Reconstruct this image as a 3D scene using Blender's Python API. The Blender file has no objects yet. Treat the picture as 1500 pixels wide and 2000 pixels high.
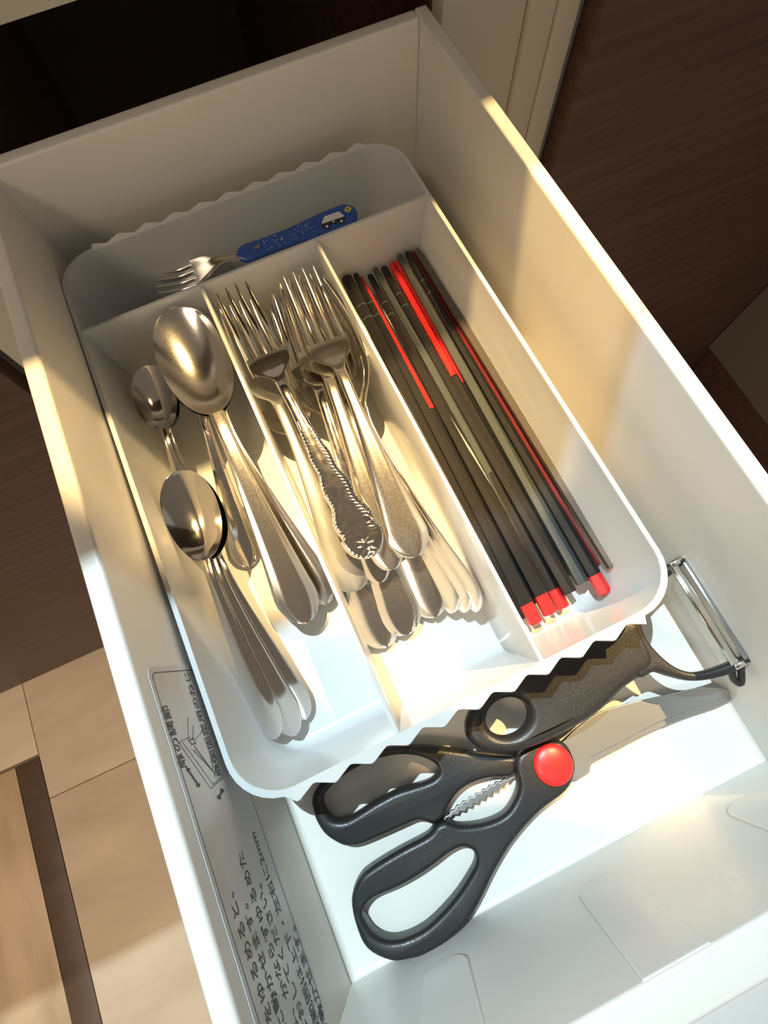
import bpy, bmesh, math, random
from mathutils import Vector, Matrix, Euler
random.seed(7)
SC = bpy.context.scene
COL = SC.collection

# ------------------------------------------------------------------ camera
FPX = 1007.54
CAM_LOC = Vector((0.07842, 0.02489, 0.28449))
CAM_ROT = Euler((0.2890, 0.02933, -0.42959), 'XYZ')
cam = bpy.data.cameras.new('camera')
cam.sensor_fit = 'VERTICAL'; cam.sensor_height = 36.0; cam.lens = FPX / 2000 * 36
cam.clip_start = 0.01
camo = bpy.data.objects.new('camera', cam); COL.objects.link(camo)
camo.location = CAM_LOC; camo.rotation_euler = CAM_ROT
SC.camera = camo
# ------------------------------------------------------------------ world, lamps, exposure
w = bpy.data.worlds.new('room_light'); SC.world = w; w.use_nodes = True
w.node_tree.nodes['Background'].inputs[0].default_value = (1.0, 0.92, 0.82, 1)
w.node_tree.nodes['Background'].inputs[1].default_value = 0.14
SC.view_settings.view_transform = 'Standard'; SC.view_settings.look = 'None'
SC.view_settings.gamma = 1; SC.view_settings.use_curve_mapping = False
SC.view_settings.exposure = 0.85
def lamp(name, loc, watts, col, rad, target=(0.1, 0.1, 0.0), cone=60, blend=0.4):
    l = bpy.data.lights.new(name, 'SPOT'); l.energy = watts; l.color = col; l.shadow_soft_size = rad
    l.spot_size = math.radians(cone); l.spot_blend = blend
    o = bpy.data.objects.new(name, l); COL.objects.link(o); o.location = loc
    o.rotation_euler = (Vector(target) - Vector(loc)).to_track_quat('-Z', 'Y').to_euler()
    return o
lamp('white_downlight', (-0.06, 0.640, 1.62), 86, (0.71, 0.91, 1.0), 0.006)
lamp('warm_downlight', (0.80, 0.475, 1.62), 135, (1.0, 0.66, 0.28), 0.006, (0.322, 0.190, 0.0), 19.8, 0.09)
lamp('warm_downlight', (0.05, 0.530, 1.62), 165, (1.0, 0.67, 0.29), 0.006, (0.125, 0.278, 0.05), 15.5, 0.20)
al = bpy.data.lights.new('floor_fill_light', 'AREA'); al.energy = 2.6; al.size = 0.5; al.spread = math.radians(70); al.color = (1.0, 0.80, 0.58)  # added warm fill to brighten the floor boards, no real fitting
alo = bpy.data.objects.new('floor_fill_light', al); COL.objects.link(alo); alo.location = (-1.1, -0.4, 1.70)
alo.rotation_euler = (Vector((-0.6, -0.1, -0.8)) - Vector(alo.location)).to_track_quat('-Z', 'Y').to_euler()

def P(px, py, z):
    """point of the place at height z that the photograph shows at pixel px, py"""
    r = CAM_ROT.to_matrix() @ Vector(((px - 750) / FPX, -(py - 1000) / FPX, -1))
    return CAM_LOC + r * ((z - CAM_LOC.z) / r.z)
def PT(px, py, z):
    """like P, but raised until it lies in front of the tray's cross divider"""
    while P(px, py, z).y > 0.2385 + 0.0086 * P(px, py, z).x and z < 0.075: z += 0.0002
    return P(px, py, z)
def PX(px, py, x):
    r = CAM_ROT.to_matrix() @ Vector(((px - 750) / FPX, -(py - 1000) / FPX, -1))
    return CAM_LOC + r * ((x - CAM_LOC.x) / r.x)

# ------------------------------------------------------------------ materials
def mat(name, col, rough=0.5, metal=0.0, spec=0.5, noise=None, bump=None, coat=0.0, sss=0.0):
    m = bpy.data.materials.new(name); m.use_nodes = True
    nt = m.node_tree; b = nt.nodes['Principled BSDF']
    b.inputs['Base Color'].default_value = (*col, 1); b.inputs['Roughness'].default_value = rough
    b.inputs['Metallic'].default_value = metal; b.inputs['Specular IOR Level'].default_value = spec
    b.inputs['Coat Weight'].default_value = coat; b.inputs['Coat Roughness'].default_value = 0.1
    tc = nt.nodes.new('ShaderNodeTexCoord')
    if noise:      # (scale xyz, detail, colour a, colour b, lo, hi)
        sc, det, ca, cb, lo, hi = noise
        mp = nt.nodes.new('ShaderNodeMapping'); mp.inputs['Scale'].default_value = sc
        n = nt.nodes.new('ShaderNodeTexNoise'); n.inputs['Scale'].default_value = 1.0; n.inputs['Detail'].default_value = det
        r = nt.nodes.new('ShaderNodeValToRGB')
        r.color_ramp.elements[0].position = lo; r.color_ramp.elements[0].color = (*ca, 1)
        r.color_ramp.elements[1].position = hi; r.color_ramp.elements[1].color = (*cb, 1)
        nt.links.new(tc.outputs['Object'], mp.inputs['Vector']); nt.links.new(mp.outputs[0], n.inputs['Vector'])
        nt.links.new(n.outputs['Fac'], r.inputs[0]); nt.links.new(r.outputs[0], b.inputs['Base Color'])
    if bump:       # (scale xyz, strength, distance, rough lo, rough hi)
        sc, st, ds, r0, r1 = bump
        mp = nt.nodes.new('ShaderNodeMapping'); mp.inputs['Scale'].default_value = sc
        n = nt.nodes.new('ShaderNodeTexNoise'); n.inputs['Scale'].default_value = 1.0; n.inputs['Detail'].default_value = 4
        bp = nt.nodes.new('ShaderNodeBump'); bp.inputs['Strength'].default_value = st; bp.inputs['Distance'].default_value = ds
        nt.links.new(tc.outputs['Object'], mp.inputs['Vector']); nt.links.new(mp.outputs[0], n.inputs['Vector'])
        nt.links.new(n.outputs['Fac'], bp.inputs['Height']); nt.links.new(bp.outputs[0], b.inputs['Normal'])
        if r1 is not None:
            mr = nt.nodes.new('ShaderNodeMapRange'); mr.inputs['From Min'].default_value = .35; mr.inputs['From Max'].default_value = .65
            mr.inputs['To Min'].default_value = r0; mr.inputs['To Max'].default_value = r1
            nt.links.new(n.outputs['Fac'], mr.inputs['Value']); nt.links.new(mr.outputs[0], b.inputs['Roughness'])
    return m
M = {}
M['drawer'] = mat('drawer_plastic', (0.78, 0.75, 0.695), 0.38, bump=((700, 700, 700), 0.06, 0.0004, .34, .45))
M['drawer_front'] = mat('drawer_front_laminate', (0.55, 0.53, 0.50), 0.5)
M['rubber'] = mat('drawer_gasket', (0.16, 0.13, 0.10), 0.7)
M['steel'] = mat('steel_polished', (0.80, 0.77, 0.73), 0.14, 1.0, bump=((300, 300, 300), 0.008, 0.0002, .08, .12))
M['steel_worn'] = mat('steel_worn', (0.84, 0.81, 0.76), 0.26, 1.0, bump=((1400, 1400, 1400), 0.010, 0.0002, .165, .20))
M['steel_satin'] = mat('steel_satin', (0.45, 0.46, 0.47), 0.34, 1.0)
M['black_stick'] = mat('black_lacquer', (0.016, 0.015, 0.016), 0.38, spec=0.35, bump=((900, 900, 900), 0.05, 0.0002, .34, .46))
M['grey_stick'] = mat('grey_lacquer', (0.060, 0.070, 0.070), 0.36, spec=0.4)
M['bronze_stick'] = mat('dark_bronze_lacquer', (0.10, 0.085, 0.07), 0.33, spec=0.6)
M['maroon'] = mat('maroon_lacquer', (0.16, 0.008, 0.012), 0.35)
M['red'] = mat('red_plastic', (0.66, 0.022, 0.022), 0.35)
M['black_plastic'] = mat('black_plastic', (0.020, 0.019, 0.019), 0.34, spec=0.5, bump=((1800, 1800, 1800), 0.22, 0.0003, .30, .46))
M['blue'] = mat('blue_handle', (0.035, 0.10, 0.42), 0.25)
M['white_print'] = mat('white_print', (0.75, 0.77, 0.78), 0.5)
M['ink'] = mat('black_ink', (0.03, 0.03, 0.035), 0.6)
M['grey_ink'] = mat('grey_ink', (0.10, 0.10, 0.11), 0.6)
M['yellow_print'] = mat('yellow_print', (0.65, 0.55, 0.08), 0.5)
M['sticker'] = mat('sticker_film', (0.70, 0.70, 0.70), 0.28)
M['wood_dark'] = mat('dark_wood_grain', (0.05, 0.03, 0.025), 0.45, noise=((5, 160, 160), 6, (0.085, 0.042, 0.032), (0.145, 0.080, 0.060), .3, .72))
M['frame'] = mat('cream_laminate', (0.62, 0.57, 0.47), 0.45)
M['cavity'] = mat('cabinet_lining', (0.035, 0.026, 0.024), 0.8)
M['counter'] = mat('counter_stone', (0.66, 0.63, 0.58), 0.35)
M['plank'] = mat('floor_oak', (0.4, 0.3, 0.2), 0.45, noise=((22, 6, 10), 5, (0.50, 0.34, 0.20), (0.72, 0.51, 0.32), .3, .7))
M['plank_pale'] = mat('floor_pale_board', (0.5, 0.4, 0.3), 0.42, noise=((5, 14, 10), 4, (0.62, 0.48, 0.34), (0.78, 0.62, 0.45), .3, .7))
M['plank_dark'] = mat('floor_dark_inlay', (0.10, 0.06, 0.035), 0.5, noise=((5, 30, 10), 5, (0.075, 0.042, 0.022), (0.12, 0.07, 0.04), .3, .7))
M['joint'] = mat('floor_joint', (0.22, 0.16, 0.11), 0.8)
M['wall'] = mat('wall_paint', (0.66, 0.63, 0.58), 0.8)
M['grey_board'] = mat('grey_board', (0.20, 0.18, 0.165), 0.55)
M['shadow_caster'] = mat('shadow_board_dark', (0.10, 0.065, 0.05), 0.5)
# the tray: translucent white polypropylene
def tray_mat():
    m = bpy.data.materials.new('tray_polypropylene'); m.use_nodes = True; nt = m.node_tree
    b = nt.nodes['Principled BSDF']; b.inputs['Base Color'].default_value = (0.78, 0.795, 0.80, 1)
    b.inputs['Roughness'].default_value = 0.16; b.inputs['Specular IOR Level'].default_value = 0.55
    t = nt.nodes.new('ShaderNodeBsdfTranslucent'); t.inputs[0].default_value = (0.86, 0.86, 0.86, 1)
    mx = nt.nodes.new('ShaderNodeMixShader'); mx.inputs[0].default_value = 0.22
    out = nt.nodes['Material Output']
    nt.links.new(b.outputs[0], mx.inputs[1]); nt.links.new(t.outputs[0], mx.inputs[2]); nt.links.new(mx.outputs[0], out.inputs[0])
    return m
M['tray'] = tray_mat()

# ------------------------------------------------------------------ helpers
def thing(name, label=None, cat=None, group=None, loc=(0, 0, 0), kind=None):
    o = bpy.data.objects.new(name, None); COL.objects.link(o); o.location = loc
    o.empty_display_size = 0.01
    tag(o, label, cat, group, kind); return o
def tag(o, label=None, cat=None, group=None, kind=None):
    if label: o['label'] = label
    if cat: o['category'] = cat
    if group: o['group'] = group
    if kind: o['kind'] = kind
    return o
def link_mesh(name, me, m, parent=None, smooth=False):
    o = bpy.data.objects.new(name, me); COL.objects.link(o)
    if m is not None:
        me.materials.clear(); me.materials.append(m)
    if parent is not None:
        o.parent = parent
    if smooth:
        for p in me.polygons: p.use_smooth = True
    return o
def pymesh(name, v, f, m, parent=None, smooth=False, sharp=None):
    me = bpy.data.meshes.new(name); me.from_pydata([tuple(x) for x in v], [], f); me.update()
    bm = bmesh.new(); bm.from_mesh(me); bmesh.ops.recalc_face_normals(bm, faces=bm.faces); bm.to_mesh(me); bm.free()
    o = link_mesh(name, me, m, parent, smooth)
    if smooth and sharp: me.set_sharp_from_angle(angle=math.radians(sharp))
    return o
def hexa(name, c8, m, parent=None, bevel=0.0, seg=2):
    """c8: bottom four then top four, same winding"""
    bm = bmesh.new(); vs = [bm.verts.new(c) for c in c8]
    for f in ((0, 3, 2, 1), (4, 5, 6, 7), (0, 1, 5, 4), (1, 2, 6, 5), (2, 3, 7, 6), (3, 0, 4, 7)):
        bm.faces.new([vs[i] for i in f])
    bmesh.ops.recalc_face_normals(bm, faces=bm.faces)
    if bevel: bmesh.ops.bevel(bm, geom=list(bm.edges), offset=bevel, segments=seg, affect='EDGES', profile=0.6)
    me = bpy.data.meshes.new(name); bm.to_mesh(me); bm.free()
    o = link_mesh(name, me, m, parent, bool(bevel))
    if bevel: me.set_sharp_from_angle(angle=math.radians(50))
    return o
def box(name, x0, x1, y0, y1, z0, z1, m, parent=None, bevel=0.0):
    return hexa(name, [(x0, y0, z0), (x1, y0, z0), (x1, y1, z0), (x0, y1, z0), (x0, y0, z1), (x1, y0, z1), (x1, y1, z1), (x0, y1, z1)], m, parent, bevel)
def smoothpts(pts, n=5, closed=True):
    out = []; N = len(pts); pts = [Vector(p) for p in pts]
    rng = range(N if closed else N - 1)
    for i in rng:
        if closed: a, b, c, d = pts[i - 1], pts[i], pts[(i + 1) % N], pts[(i + 2) % N]
        else: a, b, c, d = pts[max(i - 1, 0)], pts[i], pts[i + 1], pts[min(i + 2, N - 1)]
        for k in range(n):
            t = k / n
            out.append(0.5 * ((2 * b) + (c - a) * t + (2 * a - 5 * b + 4 * c - d) * t * t + (3 * b - a - 3 * c + d) * t ** 3))
    if not closed: out.append(pts[-1])
    return out
def plate(name, loops, m, parent, zc, half, bev=0.0, seg=3, smooth=True):
    """flat shape from outlines (first outer, others holes), extruded, with rounded edges; loops hold world xy"""
    cu = bpy.data.curves.new(name, 'CURVE'); cu.dimensions = '2D'; cu.fill_mode = 'BOTH'
    cu.extrude = max(half - bev, 0.00005); cu.bevel_depth = bev; cu.bevel_resolution = seg; cu.offset = -bev
    for lp in loops:
        s = cu.splines.new('POLY'); s.points.add(len(lp) - 1); s.use_cyclic_u = True
        for i, p in enumerate(lp): s.points[i].co = (p[0], p[1], 0, 1)
    tmp = bpy.data.objects.new('tmp', cu); COL.objects.link(tmp)
    dg = bpy.context.evaluated_depsgraph_get()
    me = bpy.data.meshes.new_from_object(tmp.evaluated_get(dg)); bpy.data.objects.remove(tmp); bpy.data.curves.remove(cu)
    bm = bmesh.new(); bm.from_mesh(me); bmesh.ops.remove_doubles(bm, verts=bm.verts, dist=1e-6); bm.to_mesh(me); bm.free()
    me.name = name
    o = link_mesh(name, me, m, parent, smooth)
    o.location = (0, 0, zc)
    if smooth: me.set_sharp_from_angle(angle=math.radians(45))
    return o
def tube(name, pts, rad, m, parent=None, sides=10, closed=False, flat=1.0):
    pts = [Vector(p) for p in pts]; v = []; f = []; N = len(pts)
    rads = rad if isinstance(rad, (list, tuple)) else [rad] * N
    for i, p in enumerate(pts):
        t = (pts[min(i + 1, N - 1)] - pts[max(i - 1, 0)]).normalized()
        u = t.cross(Vector((0, 0, 1))); u = u.normalized() if u.length > 1e-6 else Vector((1, 0, 0)); n = u.cross(t)
        for k in range(sides):
            a = 2 * math.pi * k / sides
            v.append(p + (u * math.cos(a) + n * math.sin(a) * flat) * rads[i])
    for i in range(N - 1):
        for k in range(sides):
            k2 = (k + 1) % sides
            f.append((i * sides + k, i * sides + k2, (i + 1) * sides + k2, (i + 1) * sides + k))
    f.append(tuple(range(sides))[::-1]); f.append(tuple(range((N - 1) * sides, N * sides)))
    return pymesh(name, v, f, m, parent, True, 50)

# ------------------------------------------------------------------ the setting
FLOOR = -0.80; FACE = 0.3125
fl = box('floor', -2.2, 2.2, -1.6, 1.0, FLOOR - 0.05, FLOOR - 0.004, M['joint']); tag(fl, 'brown jointed subfloor under the wooden floor boards', 'floor', kind='structure')
G = 0.0006
XS = -0.636; XD = -0.684; YJ = 0.0825; YT = 0.1685
def board(x0, x1, y0, y1, m, z=FLOOR): box('floor_board', x0 + G, x1 - G, y0 + G, y1 - G, FLOOR - 0.02, z, m, fl, 0.0012)
board(XS, 0.30, YJ, 1.0, M['plank_pale']); board(XS, 0.30, -0.75, YJ, M['plank_pale'])
board(0.30, 1.15, YJ, 1.0, M['plank_pale']); board(0.30, 1.15, -0.75, YJ, M['plank_pale'])
board(XD, XS, -0.75, YT - 0.004, M['plank_dark'])
board(-1.6, XD, -0.30, YT - 0.004, M['plank']); board(-1.6, XD, -0.75, -0.30, M['plank'])
board(-1.6, XS, YT, 1.0, M['plank_pale'])
wb = box('wall_back', -2.2, 2.2, 1.0, 1.06, FLOOR, 1.75, M['wall']); tag(wb, kind='structure')
ce = box('ceiling', -2.2, 2.2, -1.6, 1.06, 1.75, 1.80, M['wall']); tag(ce, kind='structure')

# cabinet: carcass, rail, doors, counter
cab = thing('base_cabinet', 'cream framed base cabinet with a dark hollow behind the open drawer', 'cabinet', loc=(0, FACE, FLOOR))
def cbox(name, x0, x1, y0, y1, z0, z1, m, bev=0.0):
    o = box(name, x0, x1, y0, y1, z0, z1, m, None, bev); o.parent = cab; o.matrix_parent_inverse = Matrix.Translation((0, -FACE, -FLOOR)); return o
cbox('side_panel', 0.238, 0.2905, FACE, 0.90, FLOOR + 0.001, 0.150, M['frame'], 0.001)
cbox('frame_stile', 0.2912, 0.309, FACE - 0.003, FACE + 0.06, FLOOR + 0.001, 0.150, M['frame'], 0.001)
cbox('frame_stile', 0.3097, 0.325, FACE - 0.004, FACE + 0.06, FLOOR + 0.001, 0.150, M['frame'], 0.0015)
cbox('side_panel', -0.075, -0.022, FACE, 0.90, FLOOR + 0.001, 0.150, M['frame'], 0.001)
cbox('lining', 0.2365, 0.2378, FACE + 0.012, 0.90, FLOOR + 0.02, 0.150, M['wood_dark'])
cbox('lining', -0.0218, -0.0205, FACE + 0.012, 0.90, FLOOR + 0.02, 0.150, M['wood_dark'])
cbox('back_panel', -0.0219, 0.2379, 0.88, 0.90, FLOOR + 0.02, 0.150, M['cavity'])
cbox('front_rail', -0.0219, 0.2379, FACE, FACE + 0.02, 0.147, 0.160, M['frame'], 0.001)
ct = box('countertop', -1.3, 0.95, FACE - 0.010, 0.99, 0.1605, 0.200, M['counter'], None, 0.003)
tag(ct, 'pale stone worktop above the drawer opening', 'countertop')
cdl = thing('cabinet_door', 'dark brown wood-grain cabinet door left of the open drawer', 'door', 'cabinet doors', loc=(-0.5, FACE, FLOOR))
o = box('door_panel', -1.2, -0.088, FACE - 0.0005, FACE + 0.018, FLOOR + 0.002, 0.140, M['wood_dark'], None, 0.0015); o.parent = cdl; o.matrix_parent_inverse = Matrix.Translation((0.5, -FACE, -FLOOR))
cdr = thing('cabinet_door', 'dark brown wood-grain cabinet door right of the open drawer', 'door', 'cabinet doors', loc=(0.6, FACE, FLOOR))
o = box('door_panel', 0.333, 1.30, FACE - 0.014, FACE + 0.004, FLOOR + 0.002, 0.140, M['wood_dark'], None, 0.002); o.parent = cdr; o.matrix_parent_inverse = Matrix.Translation((-0.6, -FACE, -FLOOR))
cc = thing('corner_cabinet', 'dull grey return cabinet at right angles to the dark door at the right edge', 'cabinet', loc=(0.99, 0.0, FLOOR))
for nm, b in (('body', (0.832, 1.15, -0.60, FACE - 0.015, -0.555, 0.14)), ('plinth', (0.862, 1.14, -0.60, FACE - 0.015, FLOOR + .001, -0.5555))):
    o = box(nm, *b, M['grey_board' if nm == 'body' else 'wood_dark'], None, 0.0015); o.parent = cc; o.matrix_parent_inverse = Matrix.Translation((-0.99, 0, -FLOOR))
sh = box('shadow_board', -1.3, 1.6, 0.3465, 0.99, 0.760, 0.790, M['shadow_caster'], None, 0.002)  # added out of view: its front edge cuts the downlights into stepped shadows
tag(sh, 'unseen dark board added above the worktop to cast the shadow edges', 'shadow_caster')

# ------------------------------------------------------------------ the drawer
HD = 0.1024; XL, XR, YB = -0.0052, 0.2236, 0.310; DL, DR, DB = 0.0060, 0.0008, 0.0017
YFF, YFR = -0.0909, -0.0835
XLO, XRO, YBO, YFO = -0.0128, 0.2308, 0.3178, -0.0974
dr = thing('drawer_box', 'open cream plastic kitchen drawer holding the cutlery tray', 'drawer', loc=(0.1, 0.1, -0.004))
def dpar(o):
    o.parent = dr; o.matrix_parent_inverse = Matrix.Translation((-0.1, -0.1, 0.004)); return o
def dwall(name, c8, b=0.0016): return dpar(hexa(name, c8, M['drawer'], None, b, 3))
Z0 = -0.004
dwall('side_wall', [(XLO, YFO, Z0), (XL + DL, YFO, Z0), (XL + DL, YBO, Z0), (XLO, YBO, Z0), (XLO, YFO, HD), (XL, YFO, HD), (XL, YBO, HD), (XLO, YBO, HD)])
dwall('side_wall', [(XR - DR, YFO, Z0), (XRO, YFO, Z0), (XRO, YBO, Z0), (XR - DR, YBO, Z0), (XR, YFO, HD), (XRO, YFO, HD), (XRO, YBO, HD), (XR, YBO, HD)])
dwall('back_wall', [(XL, YB - DB, Z0), (XR, YB - DB, Z0), (XR, YBO, Z0), (XL, YBO, Z0), (XL, YB, HD - .0004), (XR, YB, HD - .0004), (XR, YBO, HD - .0004), (XL, YBO, HD - .0004)])
dwall('front_wall', [(XL, YFO, Z0), (XR, YFO, Z0), (XR, YFF, Z0), (XL, YFF, Z0), (XL, YFO, HD - .0004), (XR, YFO, HD - .0004), (XR, YFR, HD - .0004), (XL, YFR, HD - .0004)])
dpar(box('base_panel', XL, XR, YFF - .002, YB, Z0, 0.0, M['drawer']))
# cove fillets where base meets front wall and left wall
def cove(a, b, na, nb, r, name='corner_fillet'):
    v = []; f = []; n = 6
    for e in (a, b):
        e = Vector(e); c = e + na * r + nb * r; ring = [e - na * .0004 - nb * .0004]
        for k in range(n + 1):
            t = math.pi / 2 * k / n; ring.append(c - na * r * math.cos(t) - nb * r * math.sin(t))
        v += ring
    k = n + 2
    for i in range(k): f.append((i, (i + 1) % k, k + (i + 1) % k, k + i))
    f += [tuple(range(k)), tuple(range(k, 2 * k))]
    dpar(pymesh(name, v, f, M['drawer'], None, True, 40))
ZV = Vector((0, 0, 1))
cove((XL + DL, YFF, 0), (XL + DL, YB - DB, 0), Vector((1, 0, 0)), ZV, 0.003)
cove((XR - DR, YFF, 0), (XR - DR, YB - DB, 0), Vector((-1, 0, 0)), ZV, 0.003)
cove((XL + DL, YFF, 0), (XR - DR, YFF, 0), Vector((0, 1, 0)), ZV, 0.0025)
cove((XL + DL, YB - DB, 0), (XR - DR, YB - DB, 0), Vector((0, -1, 0)), ZV, 0.005)
# rounded ribs moulded on the front wall
def rib(xc):
    hw = 0.0105; z0 = 0.028; loop = []
    for k in range(13):
        a = math.pi + math.pi * k / 12; loop.append((hw * math.cos(a), z0 + hw + hw * math.sin(a)))
    loop += [(hw * 1.12, HD - 0.001), (-hw * 1.12, HD - 0.001)]
    o = plate('rib', [loop], M['drawer'], None, 0, 0.0023, 0.0010)
    tilt = math.atan2(YFR - YFF, HD)
    R = Matrix.Rotation(math.pi / 2 - tilt + 0.018, 4, 'X')
    me = o.data; me.transform(Matrix.Translation((xc, YFF, 0)) @ R); o.location = (0, 0, 0); dpar(o)
for xc in (0.0455, 0.1165, 0.189): rib(xc)
fp = dpar(box('front_panel', -0.05, 0.268, YFO - 0.0205, YFO - 0.0004, -0.09, 0.099, M['drawer_front'], None, 0.002))
fp['label'] = 'grey laminate drawer front seen along its top edge'

# instruction sticker on the left wall (wall plane: y along, s up the wall)
def wx(z): return XL + DL * (1 - z / HD)
def on_wall(px, py):
    x = 0.0
    for _ in range(12):
        p = PX(px, py, x); x = wx(p.z)
    return p.y, p.z
WT = math.atan2(DL, HD)
# columns: reading direction (+y), up the wall, out of the wall (+x)
upv = Vector((-math.sin(WT), 0, math.cos(WT))); outv = Vector((math.cos(WT), 0, math.sin(WT))); rdv = Vector((0, 1, 0))
def wallmat(y, z, off): 
    p = Vector((wx(z), y, z)) + outv * off
    m = Matrix.Identity(4)
    for i in range(3): m[i][0] = rdv[i]; m[i][1] = upv[i]; m[i][2] = outv[i]; m[i][3] = p[i]
    return m
SY0, SY1, SZ0, SZ1 = -0.0775, 0.0622, 0.0405, 0.0945
SC0 = ((SY0 + SY1) / 2, (SZ0 + SZ1) / 2)
def rrect(hw, hh, r, n=6):
    L = []
    for cx, cy, a0 in ((hw - r, hh - r, 0), (-hw + r, hh - r, 90), (-hw + r, -hh + r, 180), (hw - r, -hh + r, 270)):
        for k in range(n + 1):
            a = math.radians(a0 + 90 * k / n); L.append((cx + r * math.cos(a), cy + r * math.sin(a)))
    return L
hw, hh = (SY1 - SY0) / 2, (SZ1 - SZ0) / 2
st = plate('instruction_sticker', [rrect(hw, hh, 0.004)], M['sticker'], None, 0, 0.00012, 0, smooth=False)
st.data.transform(wallmat(*SC0, 0.00025)); st.location = (0, 0, 0); dpar(st)
st['label'] = 'pale instruction sticker with black print on the left drawer wall'
def spar(o): o.parent = st; o.matrix_parent_inverse = st.matrix_parent_inverse.copy() if False else Matrix.Identity(4); return o
INV = Matrix.Identity(4)
bd = plate('border_line', [rrect(hw - .0022, hh - .0022, 0.0028), rrect(hw - .00255, hh - .00255, 0.0026)], M['grey_ink'], None, 0, 0.00006, 0, smooth=False)
bd.data.transform(wallmat(*SC0, 0.00045)); bd.location = (0, 0, 0); bd.parent = st
def wtext(body, px, py, size, name='print_line', slide=0.0):
    cu = bpy.data.curves.new(name, 'FONT'); cu.body = body; cu.size = size; cu.align_x = 'RIGHT'; cu.align_y = 'CENTER'; cu.resolution_u = 2
    cu.offset = size * 0.010
    t = bpy.data.objects.new('tmp', cu); COL.objects.link(t); dg = bpy.context.evaluated_depsgraph_get()
    me = bpy.data.meshes.new_from_object(t.evaluated_get(dg)); bpy.data.objects.remove(t)
    y, z = on_wall(px, py); me.transform(wallmat(y, z, 0.00048)); me.name = name
    o = link_mesh(name, me, M['grey_ink']); o.parent = st
    return o
TS = 0.0060
wtext('前板側のねじをゆるめると、', 441, 1722, TS)
wtext('・左右に動かせます。', 469, 1745, TS)
wtext('調節したあとは、かならずゆるめた', 466, 1664, TS)
wtext('ねじをしめなおしてください。', 497, 1708, TS)
wtext('動かせる範囲は上下・左右に2mm', 492, 1626, TS)
wtext('ずつ動かせます。', 563, 1792, TS)
wtext('扉の調節', 319, 1377, 0.0058)
wtext('扉側固定用のねじ', 361, 1312, 0.0054)
segs = [((430, 460), (435, 640), 1), ((470, 515), (468, 625), 1), ((370, 652), (600, 980), 1), ((370, 652), (382, 630), 1), ((382, 630), (445, 602), 1),
        ((392, 640), (618, 950), 1), ((600, 980), (690, 900), 1), ((618, 950), (690, 880), 1), ((478, 668), (620, 860), 2), ((468, 692), (606, 842), 1.4),
        ((486, 618), (565, 530), 1), ((565, 530), (606, 800), 1), ((622, 705), (612, 850), 1.6), ((640, 745), (628, 895), 1.6), ((655, 775), (624, 880), 1.6),
        ((445, 625), (470, 610), 2), ((470, 610), (490, 650), 2), ((445, 625), (455, 655), 2), ((455, 655), (490, 650), 2),
        ((428, 838), (512, 958), 4), ((425, 832), (448, 840), 3), ((425, 832), (426, 856), 3), ((516, 964), (492, 956), 3), ((516, 964), (515, 940), 3),
        ((685, 995), (655, 1045), 4), ((688, 985), (668, 992), 3), ((688, 985), (696, 1008), 3), ((652, 1052), (644, 1030), 3), ((652, 1052), (674, 1048), 3)]
v = []; f = []
for a, b, wd in segs:
    A = on_wall(250 + a[0] * .2667, 1280 + a[1] * .2667); B = on_wall(250 + b[0] * .2667, 1280 + b[1] * .2667)
    d = Vector((B[0] - A[0], B[1] - A[1])).normalized(); n = Vector((-d.y, d.x)) * 0.00013 * wd
    q = [(A[0] + n.x, A[1] + n.y), (A[0] - n.x, A[1] - n.y), (B[0] - n.x, B[1] - n.y), (B[0] + n.x, B[1] + n.y)]
    i = len(v); v += [Vector((wx(z), y, z)) + outv * 0.00047 for y, z in q]; f.append((i, i + 1, i + 2, i + 3))
pymesh('hinge_drawing', v, f, M['grey_ink'], st)

# ------------------------------------------------------------------ the cutlery tray
TW, TL, TH, RT = 0.200, 0.2889, 0.0624, 0.0086
TX, TY = 0.0005, 0.0
tr = thing('cutlery_tray', 'white translucent plastic cutlery tray with four compartments and scalloped rim', 'tray', loc=(TX, TY, 0)); tr.rotation_euler = (0, 0, RT)
NF, NS, NC = 120, 6, 8
def ring(x0, x1, y0, y1, r, z, wave=0.0):
    out = []
    cs = ((x1 - r, y0 + r, -90), (x1 - r, y1 - r, 0), (x0 + r, y1 - r, 90), (x0 + r, y0 + r, 180))
    def tri(t):
        q = ((t - .0762) / .0158) % 1.0; q = 1 - abs(q * 2 - 1)
        return min(max(q * 1.15 - .07, 0), 1)
    for i in range(NF): # front side left->right
        t = i / NF; x = x0 + r + (x1 - x0 - 2 * r) * t; out.append((x, y0 - wave * tri(x), z))
    for k in range(NC): a = math.radians(-90 + 90 * k / NC); out.append((x1 - r + r * math.cos(a), y0 + r + r * math.sin(a), z))
    for i in range(NS): out.append((x1, y0 + r + (y1 - y0 - 2 * r) * i / NS, z))
    for k in range(NC): a = math.radians(90 * k / NC); out.append((x1 - r + r * math.cos(a), y1 - r + r * math.sin(a), z))
    for i in range(NF): t = i / NF; x = x1 - r - (x1 - x0 - 2 * r) * t; out.append((x, y1 + wave * tri(x), z))
    for k in range(NC): a = math.radians(90 + 90 * k / NC); out.append((x0 + r + r * math.cos(a), y1 - r + r * math.sin(a), z))
    for i in range(NS): out.append((x0, y1 - r - (y1 - y0 - 2 * r) * i / NS, z))
    for k in range(NC): a = math.radians(180 + 90 * k / NC); out.append((x0 + r + r * math.cos(a), y0 + r + r * math.sin(a), z))
    return out
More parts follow.
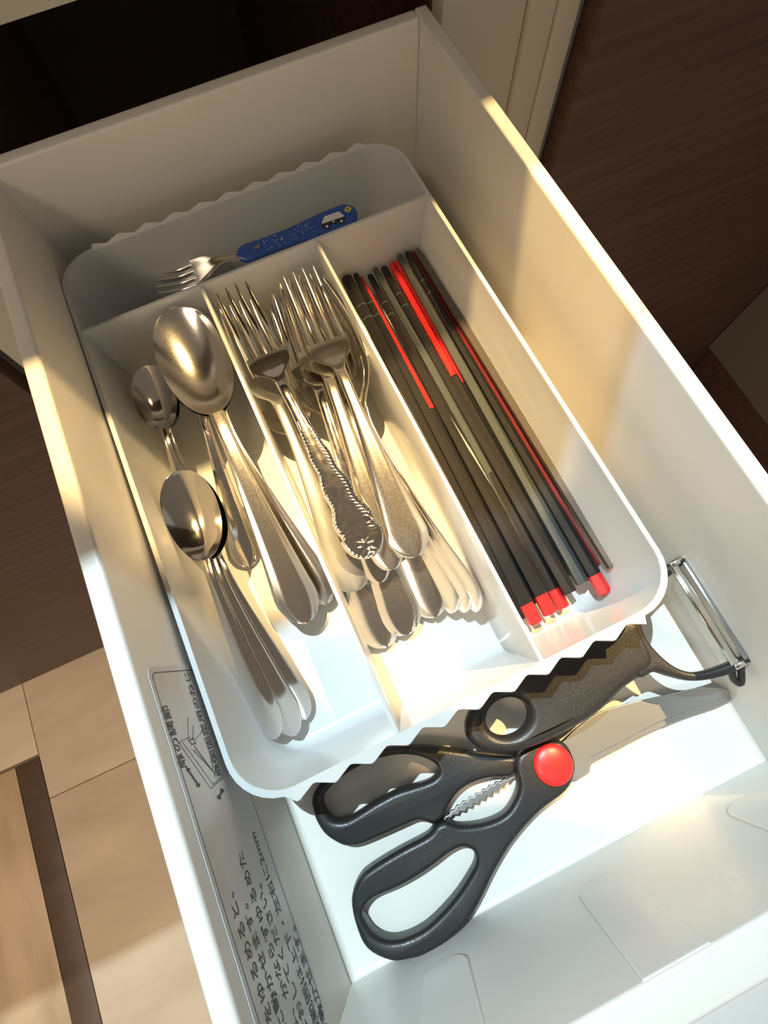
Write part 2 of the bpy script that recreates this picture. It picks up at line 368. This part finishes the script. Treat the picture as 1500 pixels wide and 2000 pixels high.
def loft(name, rings, m, parent, closed=False, capA=False, capB=False, sharp=40):
    N = len(rings[0]); v = [p for r in rings for p in r]; f = []; K = len(rings)
    for j in range(K if closed else K - 1):
        j2 = (j + 1) % K
        for i in range(N): i2 = (i + 1) % N; f.append((j * N + i, j * N + i2, j2 * N + i2, j2 * N + i))
    if capA: f.append(tuple(range(N)))
    if capB: f.append(tuple(range((K - 1) * N, K * N)))
    return pymesh(name, v, f, m, parent, True, sharp)
T = 0.0014; SX, SF, SB = 0.0050, 0.0068, 0.0060   # floor inset on sides, front, back
def tr_in(z, e=0.0):
    """tray inner wall rectangle at height z, grown by e"""
    k = 1 - z / TH
    return (0.0016 + SX * k - e, TW - 0.0016 - SX * k + e, 0.0010 + SF * k - e, TL - 0.0010 - SB * k + e)
def rr(z, e, r, wave=0.0, zz=None):
    a = tr_in(z, e); return ring(a[0], a[1], a[2], a[3], r, z if zz is None else zz, wave)
loft('body', [rr(0, T - .006, .012, zz=0.0003), rr(.0006, T - .003, .014), rr(.003, T - .0005, .016), rr(.006, T, .017), rr(TH - .002, T, .020), rr(TH - .0006, T, .020), rr(TH - .0006, 0, .020),
              rr(.008, 0, .0165), rr(.0045, -.0008, .0155), rr(.0025, -.003, .014, zz=.0025), rr(.0025, -.007, .011, zz=.002)], M['tray'], tr, False, True, True)
loft('rim', [rr(TH, 0, .020, zz=TH), rr(TH, .0022, .021, .0032, zz=TH - .0001), rr(TH, .0024, .021, .0034, zz=TH - .0008), rr(TH, .0022, .021, .0033, zz=TH - .0022), rr(TH, .0014, .020, .0031, zz=TH - .0022),
             rr(TH, .0014, .020, zz=TH - .0014), rr(TH, 0, .020, zz=TH - .0014)], M['tray'], tr, True)
def divider_y(xc):
    v = []; t = .0009
    a0, a1 = tr_in(.002)[2] - .0004, tr_in(TH)[2] - .0004; yb = 0.2417
    top = TH - .0009
    return hexa('divider', [(xc - t * 1.4, a0, .002), (xc + t * 1.4, a0, .002), (xc + t * 1.4, yb, .002), (xc - t * 1.4, yb, .002), (xc - t, a1, top), (xc + t, a1, top), (xc + t, yb, top), (xc - t, yb, top)], M['tray'], tr, .0004, 2)
divider_y(0.0660); divider_y(0.1320)
b0, b1 = tr_in(.002), tr_in(TH); yc = 0.2417; t = .0009; top = TH - .0007
hexa('cross_divider', [(b0[0] - .0004, yc - t * 1.4, .002), (b0[1] + .0004, yc - t * 1.4, .002), (b0[1] + .0004, yc + t * 1.4, .002), (b0[0] - .0004, yc + t * 1.4, .002),
                       (b1[0] - .0004, yc - t, top), (b1[1] + .0004, yc - t, top), (b1[1] + .0004, yc + t, top), (b1[0] - .0004, yc + t, top)], M['tray'], tr, .0004, 2)

# ------------------------------------------------------------------ cutlery builders
def lerp(tab, x):
    for (x0, y0), (x1, y1) in zip(tab, tab[1:]):
        if x <= x1:
            t = (x - x0) / (x1 - x0) if x1 > x0 else 0; t = max(0, min(1, t)); return y0 + (y1 - y0) * t
    return tab[-1][1]
def spl(tab, x):
    """smooth interpolation of a table"""
    n = len(tab)
    for i in range(n - 1):
        x0, y0 = tab[i]; x1, y1 = tab[i + 1]
        if x <= x1 or i == n - 2:
            h = x1 - x0; t = max(0, min(1, (x - x0) / h))
            m0 = (tab[i + 1][1] - tab[i - 1][1]) / (tab[i + 1][0] - tab[i - 1][0]) if i > 0 else (y1 - y0) / h
            m1 = (tab[i + 2][1] - tab[i][1]) / (tab[i + 2][0] - tab[i][0]) if i < n - 2 else (y1 - y0) / h
            return (2 * t**3 - 3 * t * t + 1) * y0 + (t**3 - 2 * t * t + t) * h * m0 + (-2 * t**3 + 3 * t * t) * y1 + (t**3 - t * t) * h * m1
def ribbon_mesh(st, ncol=10, relief=None):
    """st: (x, yc, zc, halfwidth, thickness, dish); dish lifts the edges"""
    v = []; f = []; n = ncol + 1; K = len(st)
    for side in (0, 1):
        for (x, yc, zc, hw, th, ds) in st:
            for k in range(n):
                u = -1 + 2 * k / ncol; u = math.sin(u * math.pi / 2)
                z = zc + ds * u * u - (th * (1 - .55 * u ** 6) if side else 0)
                if not side: z -= th * .25 * u ** 6
                if relief and not side: z += relief(x, u)
                v.append((x, yc + hw * u, z))
    B = K * n
    for j in range(K - 1):
        for k in range(ncol):
            a, b, c, d = j * n + k, j * n + k + 1, (j + 1) * n + k + 1, (j + 1) * n + k
            f.append((a, b, c, d)); f.append((B + d, B + c, B + b, B + a))
        f.append((j * n, (j + 1) * n, B + (j + 1) * n, B + j * n))
        e = ncol; f.append((j * n + e, B + j * n + e, B + (j + 1) * n + e, (j + 1) * n + e))
    f.append(tuple(range(n)) + tuple(range(B + n - 1, B - 1, -1)))
    q = (K - 1) * n; f.append(tuple(range(q + n - 1, q - 1, -1)) + tuple(range(B + q, B + q + n)))
    return v, f
def orient(A, B, roll=0.0):
    X = (B - A).normalized(); Z = (Vector((0, 0, 1)) - X * X.z).normalized(); Y = Z.cross(X)
    R = Matrix((X, Y, Z)).transposed().to_4x4()
    return Matrix.Translation(A) @ R @ Matrix.Rotation(roll, 4, 'X')
def xs(a, b, n): return [a + (b - a) * i / n for i in range(n + 1)]
def cosx(a, b, n): return [a + (b - a) * (1 - math.cos(math.pi * i / n)) / 2 for i in range(n + 1)]
def handle_w(x, L, we, wn, xe, xn):
    """half width of a handle: rounded end, swelling we at xe, narrowing to wn at xn"""
    if x < xe: return we * math.sqrt(max(0.0004, 1 - ((xe - x) / xe) ** 2.2))
    t = (x - xe) / (xn - xe); t = min(1, t); return wn + (we - wn) * (1 - t) ** 1.35
def ornate(x, u):
    """embossed flower and scrolls, heights in metres"""
    if x > .082: return .00025 * (abs(u) > .7)
    edge = max(0, abs(u) - .45) / .55
    y = u * .011
    q = math.hypot(x - .0080, y); an = math.atan2(y, x - .0080)
    r = .00042 * math.cos(7 * an) * math.exp(-((q - .0030) / .0016) ** 2) + .0005 * math.exp(-(q / .0012) ** 2)      # small flower at the end
    if x < .006: edge = max(edge, .8 * (1 - x / .006))
    k = 1 - .35 * x / .082
    return r + k * edge * (.00040 + .00032 * math.sin(x * 2900 + 10 * abs(u)) + .00022 * math.sin(x * 5200 - 16 * abs(u)))  # scrolls along both edges
def threaded(x, u):
    return .00028 * (1 if abs(u) > .82 else (-.5 if abs(u) > .68 else (.8 if abs(u) > .56 else 0))) if x < .085 else 0
def spoon(name, label, group, A, B, kind='table', roll=0.0, steel='steel'):
    t = thing(name, label, 'spoon', group, loc=A)
    L = 1.0; D = (B - A).length
    K = dict(table=dict(we=.058, wn=.020, bw=.101, xb=.645, dep=.050, arch=.055, xe=.085), tea=dict(we=.050, wn=.017, bw=.102, xb=.665, dep=.050, arch=.05, xe=.06),
             dessert=dict(we=.050, wn=.018, bw=.097, xb=.665, dep=.046, arch=.06, xe=.10))[kind]
    xb = K['xb']
    ztab = [(0, 0), (.12, .016), (.35, K['arch'] * .75), (xb - .08, K['arch']), (xb, K['arch'] * .72), (xb + .06, .022), (1.0, 0.0)]
    hs = []
    for x in [0.0006] + cosx(.004, .1, 7)[0:] + xs(.12, xb, 16):
        hwid = handle_w(x, 1, K['we'], K['wn'], K['xe'], xb - .10); hs.append((x, 0, spl(ztab, x), hwid, .011, -.006 * min(1, hwid / .05)))
    hs[-1] = (xb, 0, spl(ztab, xb), K['wn'] * 1.02, .012, 0.0)
    rel = (lambda x, u: threaded(x * .19, u) / .19) if kind != 'dessert' else None
    v, f = ribbon_mesh(hs, 14 if rel else 8, rel)
    Mx = orient(Vector((0, 0, 0)), B - A, roll) @ Matrix.Scale(D, 4)
    h = pymesh('handle', [Mx @ Vector(p) for p in v], f, M[steel], t, True, 45)
    bs = []
    for x in cosx(xb, 1.0, 26):
        s = (x - xb) / (1 - xb)
        e = math.sqrt(max(0, 1 - (2 * s - 1) ** 2)) * (1 + .16 * (s - .5)) * .99      # egg, wider towards the tip
        wn = K['wn'] * (1 - s) ** 2
        hwid = max(K['bw'] * e ** .92, wn if s < .3 else 0.0012)
        rim = spl(ztab, x)
        dp = K['dep'] * (math.sin(math.pi * min(1, max(0, s)) ** .92)) ** .8 if 0 < s < 1 else 0
        dp = min(dp, hwid * .62)
        bs.append((x, 0, rim - dp, hwid, .0075, dp))
    v, f = ribbon_mesh(bs, 18)
    pymesh('bowl', [Mx @ Vector(p) for p in v], f, M['steel' if steel == 'steel' else steel], t, True, 60)
    return t
def fork(name, label, group, A, B, roll=0.0, steel='steel_worn', style='plain', wide=1.0):
    t = thing(name, label, 'fork', group, loc=A)
    D = (B - A).length; Mx = orient(Vector((0, 0, 0)), B - A, roll) @ Matrix.Scale(D, 4)
    xn, xr = .605, .735
    ztab = [(0, 0), (.12, .014), (.33, .040), (xn - .06, .055), (xn, .047), (.665, .020), (.735, -.004), (.86, -.014), (1.0, .006)]
    we = .057 * wide; hs = []
    for x in [0.0006] + cosx(.004, .1, 36 if style == 'ornate' else 8) + xs(.115, xn, 190 if style == 'ornate' else 18):
        hwid = handle_w(x, 1, we, .017, .075, xn - .1)
        if style == 'ornate': hwid *= 1 + .10 * math.sin(x * 60) * (x > .08) * (x < .36)
        hs.append((x, 0, spl(ztab, x), hwid, .012, -.008 * min(1, hwid / .05)))
    rel = None
    if style == 'ornate': rel = lambda x, u: ornate(x * .19, u) / .19
    elif style == 'thread': rel = lambda x, u: threaded(x * .19, u) / .19
    v, f = ribbon_mesh(hs, 32 if style == 'ornate' else (14 if rel else 8), rel)
    pymesh('handle', [Mx @ Vector(p) for p in v], f, M[steel], t, True, 45)
    hd = []
    wtab = [(xn, .017), (.630, .024), (.662, .053), (.69, .065), (xr, .067)]
    for x in xs(xn, xr, 12): hd.append((x, 0, spl(ztab, x), spl(wtab, x), .011, .012 * (x - xn) / (xr - xn)))
    v, f = ribbon_mesh(hd, 12)
    ho = pymesh('head', [Mx @ Vector(p) for p in v], f, M[steel], t, True, 60)
    for k in range(4):
        yc = (-.0520, -.0173, .0173, .0520)[k]; ts = []
        lift = .012 * (yc / .067) ** 2
        for x in xs(xr - .012, 1.0 - .012 * (k in (0, 3)), 11):
            s = (x - xr) / (1 - xr); hwid = .0132 - .0072 * max(0, s) ** 1.4
            ts.append((x, yc * (1 - .03 * s), spl(ztab, x) + lift, hwid * (.45 if x > .975 else 1), .012 - .005 * max(0, s), -.002))
        v, f = ribbon_mesh(ts, 4)
        pymesh('tine', [Mx @ Vector(p) for p in v], f, M[steel], ho, True, 60)
    return t

# ---- left compartment: spoons
g = 'large table spoons nested in a stack'
spoon('table_spoon', 'large table spoon lying on top of the nested stack, worn handle end facing front', g, P(601, 1216, .019), PT(336, 600, .052), 'table', 0.05, 'steel_worn')
spoon('table_spoon', 'large table spoon nested directly under the topmost one', g, P(594, 1211, .0135), PT(341, 607, .051), 'table', 0.06, 'steel_worn')
spoon('table_spoon', 'large table spoon whose golden lit handle leans against the divider', g, P(636, 1182, .0125), PT(341, 611, .049), 'table', -0.35, 'steel_worn')
spoon('table_spoon', 'lowest large spoon of the stack with the shortest showing handle', g, P(487, 1107, .0055), PT(352, 650, .042), 'table', 0.1)
g = 'teaspoons by the left tray wall'
spoon('teaspoon', 'small teaspoon with threaded handle lying on its twin by the left tray wall', g, P(404, 1094, .0105), PT(284, 714, .040), 'tea', 0.05)
spoon('teaspoon', 'small teaspoon mostly hidden beneath the other teaspoon', g, P(418, 1080, .0055), PT(288, 719, .0365), 'tea', 0.05)
g = 'dessert spoons nested at the front left'
spoon('dessert_spoon', 'dessert spoon on top of its stack, mirror bright bowl and grey handle', g, P(538, 1444, .0170), P(346, 920, .049), 'dessert', 0.0)
spoon('dessert_spoon', 'dessert spoon with the middle handle of the front stack', g, P(577, 1437, .0125), P(342, 922, .0455), 'dessert', 0.1)
spoon('dessert_spoon', 'dessert spoon with the rightmost brownish handle of the front stack', g, P(598, 1405, .0085), P(341, 923, .0425), 'dessert', 0.05)

# ---- middle compartment: forks
g = 'dinner forks piled in the middle compartment'
def F(a, za, b, zb, lab, **k): return fork('dinner_fork', lab, g, P(*a, za), PT(*b, zb), **k)
F((757, 1264), .0085, (486, 640), .030, 'fork at the bottom left whose handle end reaches furthest to the front', roll=.1)
F((797, 1240), .010, (560, 590), .030, 'fork with a golden lit handle end beside the furthest front one', style='thread')
F((852, 1205), .0105, (588, 580), .031, 'fork with broad golden handle end in the centre of the compartment', roll=-.15)
F((884, 1198), .012, (606, 585), .030, 'fork tilted on edge right of the broad golden handle', roll=-.9, wide=.9)
F((908, 1197), .0150, (614, 570), .038, 'fork tilted on edge, second from the right divider', roll=-1.05, wide=.9)
F((930, 1196), .019, (622, 556), .046, 'fork tilted on edge nearest the chopstick divider', roll=-1.15, wide=.9)
F((699, 1154), .025, (457, 592), .047, 'fork with plain grey scratched handle along the spoon divider', roll=.12, wide=1.1, steel='steel_satin')
F((744, 1138), .0245, (560, 560), .043, 'fork with a short chrome handle end peeping out under the ornate fork', wide=.8, steel='steel')
F((768, 1113), .029, (574, 540), .047, 'fork with a narrow golden handle right of the ornate fork', wide=.9)
F((814, 1087), .0335, (580, 527), .0515, 'fork on top of the centre stack with a broad silver handle', wide=1.08)
F((727, 1088), .040, (450, 560), .055, 'ornate fork with embossed flower handle on top of the left stack', style='ornate', steel='steel', wide=1.12)

# ---- right compartment: chopsticks
def chopstick(label, tip, zt, butt, zb, body='black_stick', cap=None, tipm=None, tiplen=.32, rb=.0038, rt=.0019, rot=0.0, sides=6):
    A = P(*butt, zb); B = PT(*tip, zt + .012)
    t = thing('chopstick', label, 'chopstick', 'chopsticks in the right compartment', loc=A)
    D = (B - A).length; Mx = orient(Vector((0, 0, 0)), B - A, rot)
    def prism(name, segs, m, parent=t, sharp=25):
        v = []; f = []
        for x, r in segs:
            for k in range(sides):
                a = 2 * math.pi * (k + .5) / sides; v.append(Mx @ Vector((x * D, r * math.cos(a), r * math.sin(a))))
        for i in range(len(segs) - 1):
            for k in range(sides): f.append((i * sides + k, i * sides + (k + 1) % sides, (i + 1) * sides + (k + 1) % sides, (i + 1) * sides + k))
        f += [tuple(range(sides)), tuple(range((len(segs) - 1) * sides, len(segs) * sides))]
        return pymesh(name, v, f, m, parent, True, sharp)
    r = lambda x: rb + (rt - rb) * x
    x0 = 0.0; x1 = 1.0
    if cap:
        x0 = .048; prism('end_cap', [(0, r(0) * .86), (.004, r(0) * .99), (x0 - .0006, r(x0) * .99), (x0, r(x0) * .9)], M[cap])
    if tipm:
        x1 = 1 - tiplen; sg = []; n = 26
        for i in range(n * 2 + 1):
            x = x1 + (1 - x1) * i / (2 * n); ribbed = x > x1 + .35 * tiplen
            sg.append((x, r(x) * ((1.06 if i % 2 else .93) if ribbed else 1.0)))
        prism('gripping_tip', sg, M[tipm])
    e = [(x0, r(x0) * .94), (x0 + .003, r(x0 + .003))] + [(x0 + (x1 - x0) * i / 8, r(x0 + (x1 - x0) * i / 8)) for i in range(1, 8)] + [(x1 - .004, r(x1)), (x1, r(x1) * .8)]
    prism('shaft', e, M[body])
    if not tipm:
        for q in (.90, .86): prism('groove_ring', [(q, r(q) * 1.03), (q + .004, r(q) * 1.03)], M['grey_stick'])
    return t
chopstick('black chopstick with square butt end lying against the left divider', (676, 543), .009, (1028, 1205), .0085, rb=.0036, rt=.0036)
chopstick('black chopstick with red end cap nearest the fork divider', (694, 536), .011, (1047, 1218), .0135, cap='red')
chopstick('black chopstick with red end cap, second of the three capped ones at the front', (722, 538), .010, (1075, 1200), .0135, cap='red')
chopstick('black chopstick with red end cap, third of the capped ones and half covered', (750, 522), .007, (1100, 1188), .0085, cap='red')
chopstick('red-tipped chopstick showing a thin red line between black ones', (703, 543), .006, (1042, 1180), .0075, tipm='red', tiplen=.44)
chopstick('grey chopstick in the middle of the bundle, slightly lower', (732, 525), .010, (1087, 1150), .0078, body='grey_stick')
chopstick('black chopstick with plain flat end just behind the capped ends', (748, 523), .013, (1113, 1158), .0145)
chopstick('chopstick with a broad bright red ribbed tip in the middle of the bundle', (765, 516), .009, (1098, 1108), .008, tipm='red', tiplen=.40, rt=.0020)
chopstick('chopstick with a red ribbed tip, right one of the two red tips', (775, 512), .009, (1118, 1120), .008, tipm='red', tiplen=.42, rt=.0020)
chopstick('greenish grey chopstick right of the red ribbed tips', (779, 499), .0135, (1138, 1138), .0125, body='grey_stick')
chopstick('black chopstick with single red end cap apart from the other caps', (795, 494), .0135, (1182, 1160), .0165, cap='red')
chopstick('maroon chopstick showing as a dark red stripe beside the right wall', (802, 494), .0095, (1170, 1102), .0125, body='maroon')
chopstick('dark bronze chopstick lying along the right tray wall', (813, 488), .016, (1199, 1106), .0235, body='bronze_stick', rb=.0036)

# ---- back compartment: child's fork with a blue printed handle
HA, HB = P(697, 412, .046), P(462, 500, .040)      # handle end, handle start
CFR = -0.35
cf = thing('child_fork', 'small fork with a blue printed plastic handle in the back compartment', 'fork', loc=HA)
Mx = orient(Vector((0, 0, 0)), HB - HA, CFR)
D = (HB - HA).length
hs = []
for x in [0.0002] + cosx(.001, D * .12, 6) + xs(D * .14, D * .9, 14) + [D * .93, D * .96, D * .985, D - .0001]:
    s = x / D; wd = spl([(0, .0068), (.2, .0070), (.55, .0052), (.8, .0050), (1, .0058)], s)
    if s < .10: wd *= math.sqrt(max(.002, 1 - ((.10 - s) / .10) ** 2))
    if s > .90: wd *= math.sqrt(max(.002, 1 - ((s - .90) / .10) ** 2))
    hs.append((x, 0, 0, wd, .0035, -.0004))
v, f = ribbon_mesh(hs, 8)
bh = pymesh('handle', [Mx @ Vector(p) for p in v], f, M['blue'], cf, True, 45); bh['label'] = 'blue handle printed with a small car and stars'
TB = P(302, 551, .036) - HA
neck = HB - HA; Dn = (TB - neck).length; Mn = orient(neck - (TB - neck).normalized() * .008, TB, -0.25); Ln = Dn + .008
st_ = [(x * Ln, 0, spl([(0, -.0017), (.3, .001), (.5, -.001), (.7, -.004), (1, -.001)], x), spl([(0, .0030), (.28, .0022), (.45, .0060), (.62, .0078)], x), .0013, .0010 * x) for x in xs(0, .62, 14)]
v, f = ribbon_mesh(st_, 8); hd = pymesh('head', [Mn @ Vector(p) for p in v], f, M['steel'], cf, True, 60)
for k in range(4):
    yc_ = (-.0061, -.0021, .0021, .0061)[k]
    ts = [(x * Ln, yc_, spl([(.6, -.0026), (.8, -.004), (1, -.001)], x), .0016 - .0008 * (x - .6) / .4, .0013, 0) for x in xs(.60, 1.0, 8)]
    v, f = ribbon_mesh(ts, 4); pymesh('tine', [Mn @ Vector(p) for p in v], f, M['steel'], hd, True, 60)
def deco(name, polys, m, off=.0004):
    v = []; f = []
    for pl in polys:
        i = len(v); v += [Mx @ Vector((x, y, off - .0004 * (y / .006) ** 2)) for x, y in pl]; f.append(tuple(range(i, i + len(pl))))
    return pymesh(name, v, f, m, bh)
def disc(x, y, r, n=10): return [(x + r * math.cos(2 * math.pi * k / n), y + r * math.sin(2 * math.pi * k / n)) for k in range(n)]
# the handle's x runs from its end (right in the photo) to the neck; +y is towards the front
cx = .0150
deco('car_print', [[(cx - .0068, -.0002), (cx - .0050, -.0032), (cx + .0040, -.0034), (cx + .0068, -.0004), (cx + .0070, .0008), (cx - .0072, .0008)]], M['white_print'])
deco('car_print', [[(cx - .0074, .0006), (cx + .0074, .0002), (cx + .0074, .0022), (cx - .0074, .0022)], disc(cx - .0045, .0026, .0016), disc(cx + .0045, .0026, .0016)], M['ink'], .00055)
deco('car_print', [disc(cx - .0045, .0026, .0008), disc(cx + .0045, .0026, .0008), disc(cx, .0013, .0006)], M['white_print'], .0007)
deco('sign_print', [[(.0045, -.0046), (.0072, -.0026), (.0048, -.0004), (.0022, -.0024)]], M['yellow_print'])
deco('sign_print', [[(.0047, -.0036), (.0053, -.0030), (.0050, -.0022), (.0044, -.0026)], disc(.0047, -.0015, .0003, 6)], M['ink'], .00055)
dots = [disc(random.uniform(.026, .062), random.uniform(-.0032, .0034), random.uniform(.00018, .00036), 5) for _ in range(46)]
deco('star_print', dots, M['white_print'])
deco('star_print', [[(.0640, -.0012), (.0600, -.0016), (.0600, .0002), (.0640, .0006)]], M['grey_board'], .0005)

# ------------------------------------------------------------------ kitchen scissors in front of the tray
sc_ = thing('kitchen_scissors', 'black handled kitchen scissors with red pivot cap lying in front of the tray', 'scissors', loc=(0, 0, 0))
def O(pts, z, n=4): return [(p.x, p.y) for p in smoothpts([P(x, y, z) for x, y in pts], n)]
ZH = .0095
lo_out = [(1075, 1445), (1101, 1450), (1118, 1478), (1121, 1510), (1103, 1545), (1052, 1585), (1003, 1640), (967, 1698), (933, 1766), (899, 1815), (843, 1857), (800, 1871), (763, 1874), (718, 1851),
          (696, 1806), (687, 1755), (701, 1715), (726, 1692), (780, 1659), (828, 1634), (843, 1622), (852, 1610), (871, 1603), (899, 1611), (945, 1606), (984, 1589), (1005, 1560), (1013, 1530), (1006, 1500), (1010, 1475), (1036, 1455)]
lo_in = [(904, 1653), (925, 1662), (929, 1684), (916, 1711), (893, 1746), (861, 1783), (827, 1813), (789, 1831), (757, 1834), (731, 1821), (715, 1799), (708, 1781), (716, 1764), (733, 1750), (773, 1733), (813, 1711), (848, 1687), (878, 1664)]
up_out = [(1008, 1478), (960, 1474), (907, 1466), (853, 1459), (808, 1457), (760, 1462), (705, 1478), (655, 1505), (622, 1534), (609, 1560), (611, 1582), (619, 1605), (635, 1629), (659, 1646), (680, 1653), (704, 1649), (747, 1631), (787, 1613), (814, 1602), (835, 1605), (848, 1608),
          (866, 1596), (875, 1575), (893, 1549), (920, 1530), (960, 1518), (1000, 1515), (1006, 1500)]
up_in = [(795, 1474), (827, 1480), (850, 1492), (856, 1508), (843, 1522), (813, 1533), (773, 1546), (733, 1567), (707, 1583), (680, 1599), (656, 1602), (640, 1591), (630, 1569), (636, 1548), (665, 1520), (710, 1492), (757, 1477)]
plate('handle', [O(lo_out, ZH), O(lo_in, ZH)], M['black_plastic'], sc_, .0065, .0055, .0026, 4)
plate('handle', [O(up_out, ZH), O(up_in, ZH)], M['black_plastic'], sc_, .0060, .0050, .0026, 4)
bl1 = [(1080, 1480), (1103, 1446), (1140, 1412), (1178, 1388), (1252, 1368), (1335, 1351), (1376, 1343), (1412, 1345), (1430, 1351), (1424, 1357), (1397, 1368), (1335, 1390), (1273, 1417), (1211, 1450), (1169, 1471), (1150, 1483), (1145, 1500), (1124, 1520), (1095, 1525)]
bl2 = [(1080, 1490), (1110, 1448), (1180, 1392), (1290, 1364), (1376, 1352), (1428, 1358), (1428, 1367), (1397, 1382), (1335, 1403), (1273, 1430), (1215, 1460), (1172, 1483), (1155, 1494), (1150, 1510), (1124, 1524), (1095, 1520)]
b1 = plate('blade', [O(bl1, .0070, 3)], M['steel_satin'], sc_, .0062, .0008, .0002, 1, False)
b2 = plate('blade', [O(bl2, .0050, 3)], M['steel_satin'], sc_, .0040, .0008, .0002, 1, False)
jaw = []
J0, J1 = Vector((866, 1601)), Vector((1006, 1517)); n = 22; dirv = (J1 - J0); nv = Vector((-dirv.y, dirv.x)).normalized()
for i in range(n + 1): p = J0 + dirv * i / n + nv * (1.5 if i % 2 else 7.5) * min(1, 3 * min(i, n - i) / n + .2); jaw.append((p.x, p.y))
for i in range(n, -1, -1): p = J0 + dirv * i / n - nv * (12 if i % 2 else 7) * min(1, 3 * min(i, n - i) / n + .2); jaw.append((p.x, p.y))
plate('nut_cracker_jaw', [[tuple(P(x, y, .006).xy) for x, y in jaw]], M['steel_satin'], sc_, .0055, .0011, .0002, 1, False)
# red domed pivot cap
pc = P(1081, 1494, .0125); v = []; f = []; RC = .0094
for j, (rr_, zz) in enumerate([(1, -.001), (1, .0006), (.97, .0012), (.86, .0019), (.66, .0025), (.4, .0029), (.15, .0031)]):
    for k in range(32): a = 2 * math.pi * k / 32; v.append((pc.x + RC * rr_ * math.cos(a), pc.y + RC * rr_ * math.sin(a), .0119 + zz))
for j in range(6):
    for k in range(32): f.append((j * 32 + k, j * 32 + (k + 1) % 32, (j + 1) * 32 + (k + 1) % 32, (j + 1) * 32 + k))
f += [tuple(range(32)), tuple(range(192, 224))]
cp = pymesh('pivot_cap', v, f, M['red'], sc_, True, 50); cp['label'] = 'round red domed pivot cap'

# ------------------------------------------------------------------ Y-shaped peeler lying on the scissors
def zp(px): return .0245 + max(0, px - 911) / 561 * .0135          # the head leans up on the drawer side
pe = thing('vegetable_peeler', 'black Y-shaped vegetable peeler with a ring hole, lying half under the tray rim', 'peeler', loc=(0, 0, 0))
pe_hand = [(911, 1424), (917, 1446), (942, 1466), (971, 1472), (1012, 1470), (1058, 1455), (1111, 1430), (1161, 1401), (1194, 1373), (1219, 1347), (1248, 1326), (1272, 1312), (1282, 1290), (1272, 1262), (1258, 1238), (1246, 1215), (1215, 1208), (1180, 1232), (1130, 1258), (1060, 1292), (985, 1332), (935, 1368), (915, 1398)]
pe_out = [(1250, 1322), (1280, 1312), (1314, 1321), (1355, 1330), (1397, 1326), (1438, 1314), (1467, 1298), (1472, 1289), (1455, 1282), (1430, 1294),
          (1390, 1308), (1360, 1313), (1333, 1308), (1306, 1293), (1277, 1266), (1258, 1238), (1252, 1210), (1262, 1180), (1284, 1150), (1310, 1122), (1330, 1105), (1336, 1096), (1328, 1089), (1310, 1098), (1280, 1122), (1252, 1148), (1232, 1178), (1228, 1210), (1236, 1265)]
hole = [(994 + 45 * math.cos(a) * .93 + 9 * math.sin(a), 1401 + 36 * math.sin(a) - 13 * math.cos(a)) for a in [2 * math.pi * k / 20 for k in range(20)]]
def OP(pts, n=4): return [(p.x, p.y) for p in smoothpts([P(x, y, zp(x)) for x, y in pts], n)]
XA, XB = P(911, 1424, zp(911)).x, P(1472, 1289, zp(1472)).x
def lean(o):
    for vv in o.data.vertices: vv.co.z += (vv.co.x - XA) / (XB - XA) * .0135
lean(plate('handle', [OP(pe_hand), OP(hole, 2)], M['black_plastic'], pe, .0185, .0060, .0040, 5))
lean(plate('yoke', [OP(pe_out)], M['black_plastic'], pe, .0205, .0036, .0016, 3))
ba, bb = P(1331, 1100, .0375), P(1452, 1290, .0375)
dv = (bb - ba).normalized(); sd = Vector((-dv.y, dv.x, 0))
def bar(name, off, hw_, z, th, m, e0=0.0, e1=0.0):
    a = ba + dv * e0; b = bb - dv * e1
    c = [a + sd * (off - hw_), b + sd * (off - hw_), b + sd * (off + hw_), a + sd * (off + hw_)]
    return hexa(name, [(q.x, q.y, z) for q in c] + [(q.x, q.y, z + th) for q in c], m, pe, .0003, 1)
bar('blade', .0016, .0013, .0373, .0009, M['steel_satin'])
bar('blade', -.0036, .0022, .0361, .0009, M['steel'])
bar('blade_mount', -.0010, .0038, .0358, .0014, M['steel'], 0, .0515)
bar('blade_mount', -.0010, .0038, .0358, .0014, M['steel'], .0515, 0)
q = P(1441, 1305, .026); q2 = P(1446, 1334, .022)
tube('eye_gouge', smoothpts([P(1428, 1300, .034), P(1432, 1325, .030), P(1447, 1334, .029), P(1447, 1302, .034)], 4, False), .0016, M['black_plastic'], pe, 8)
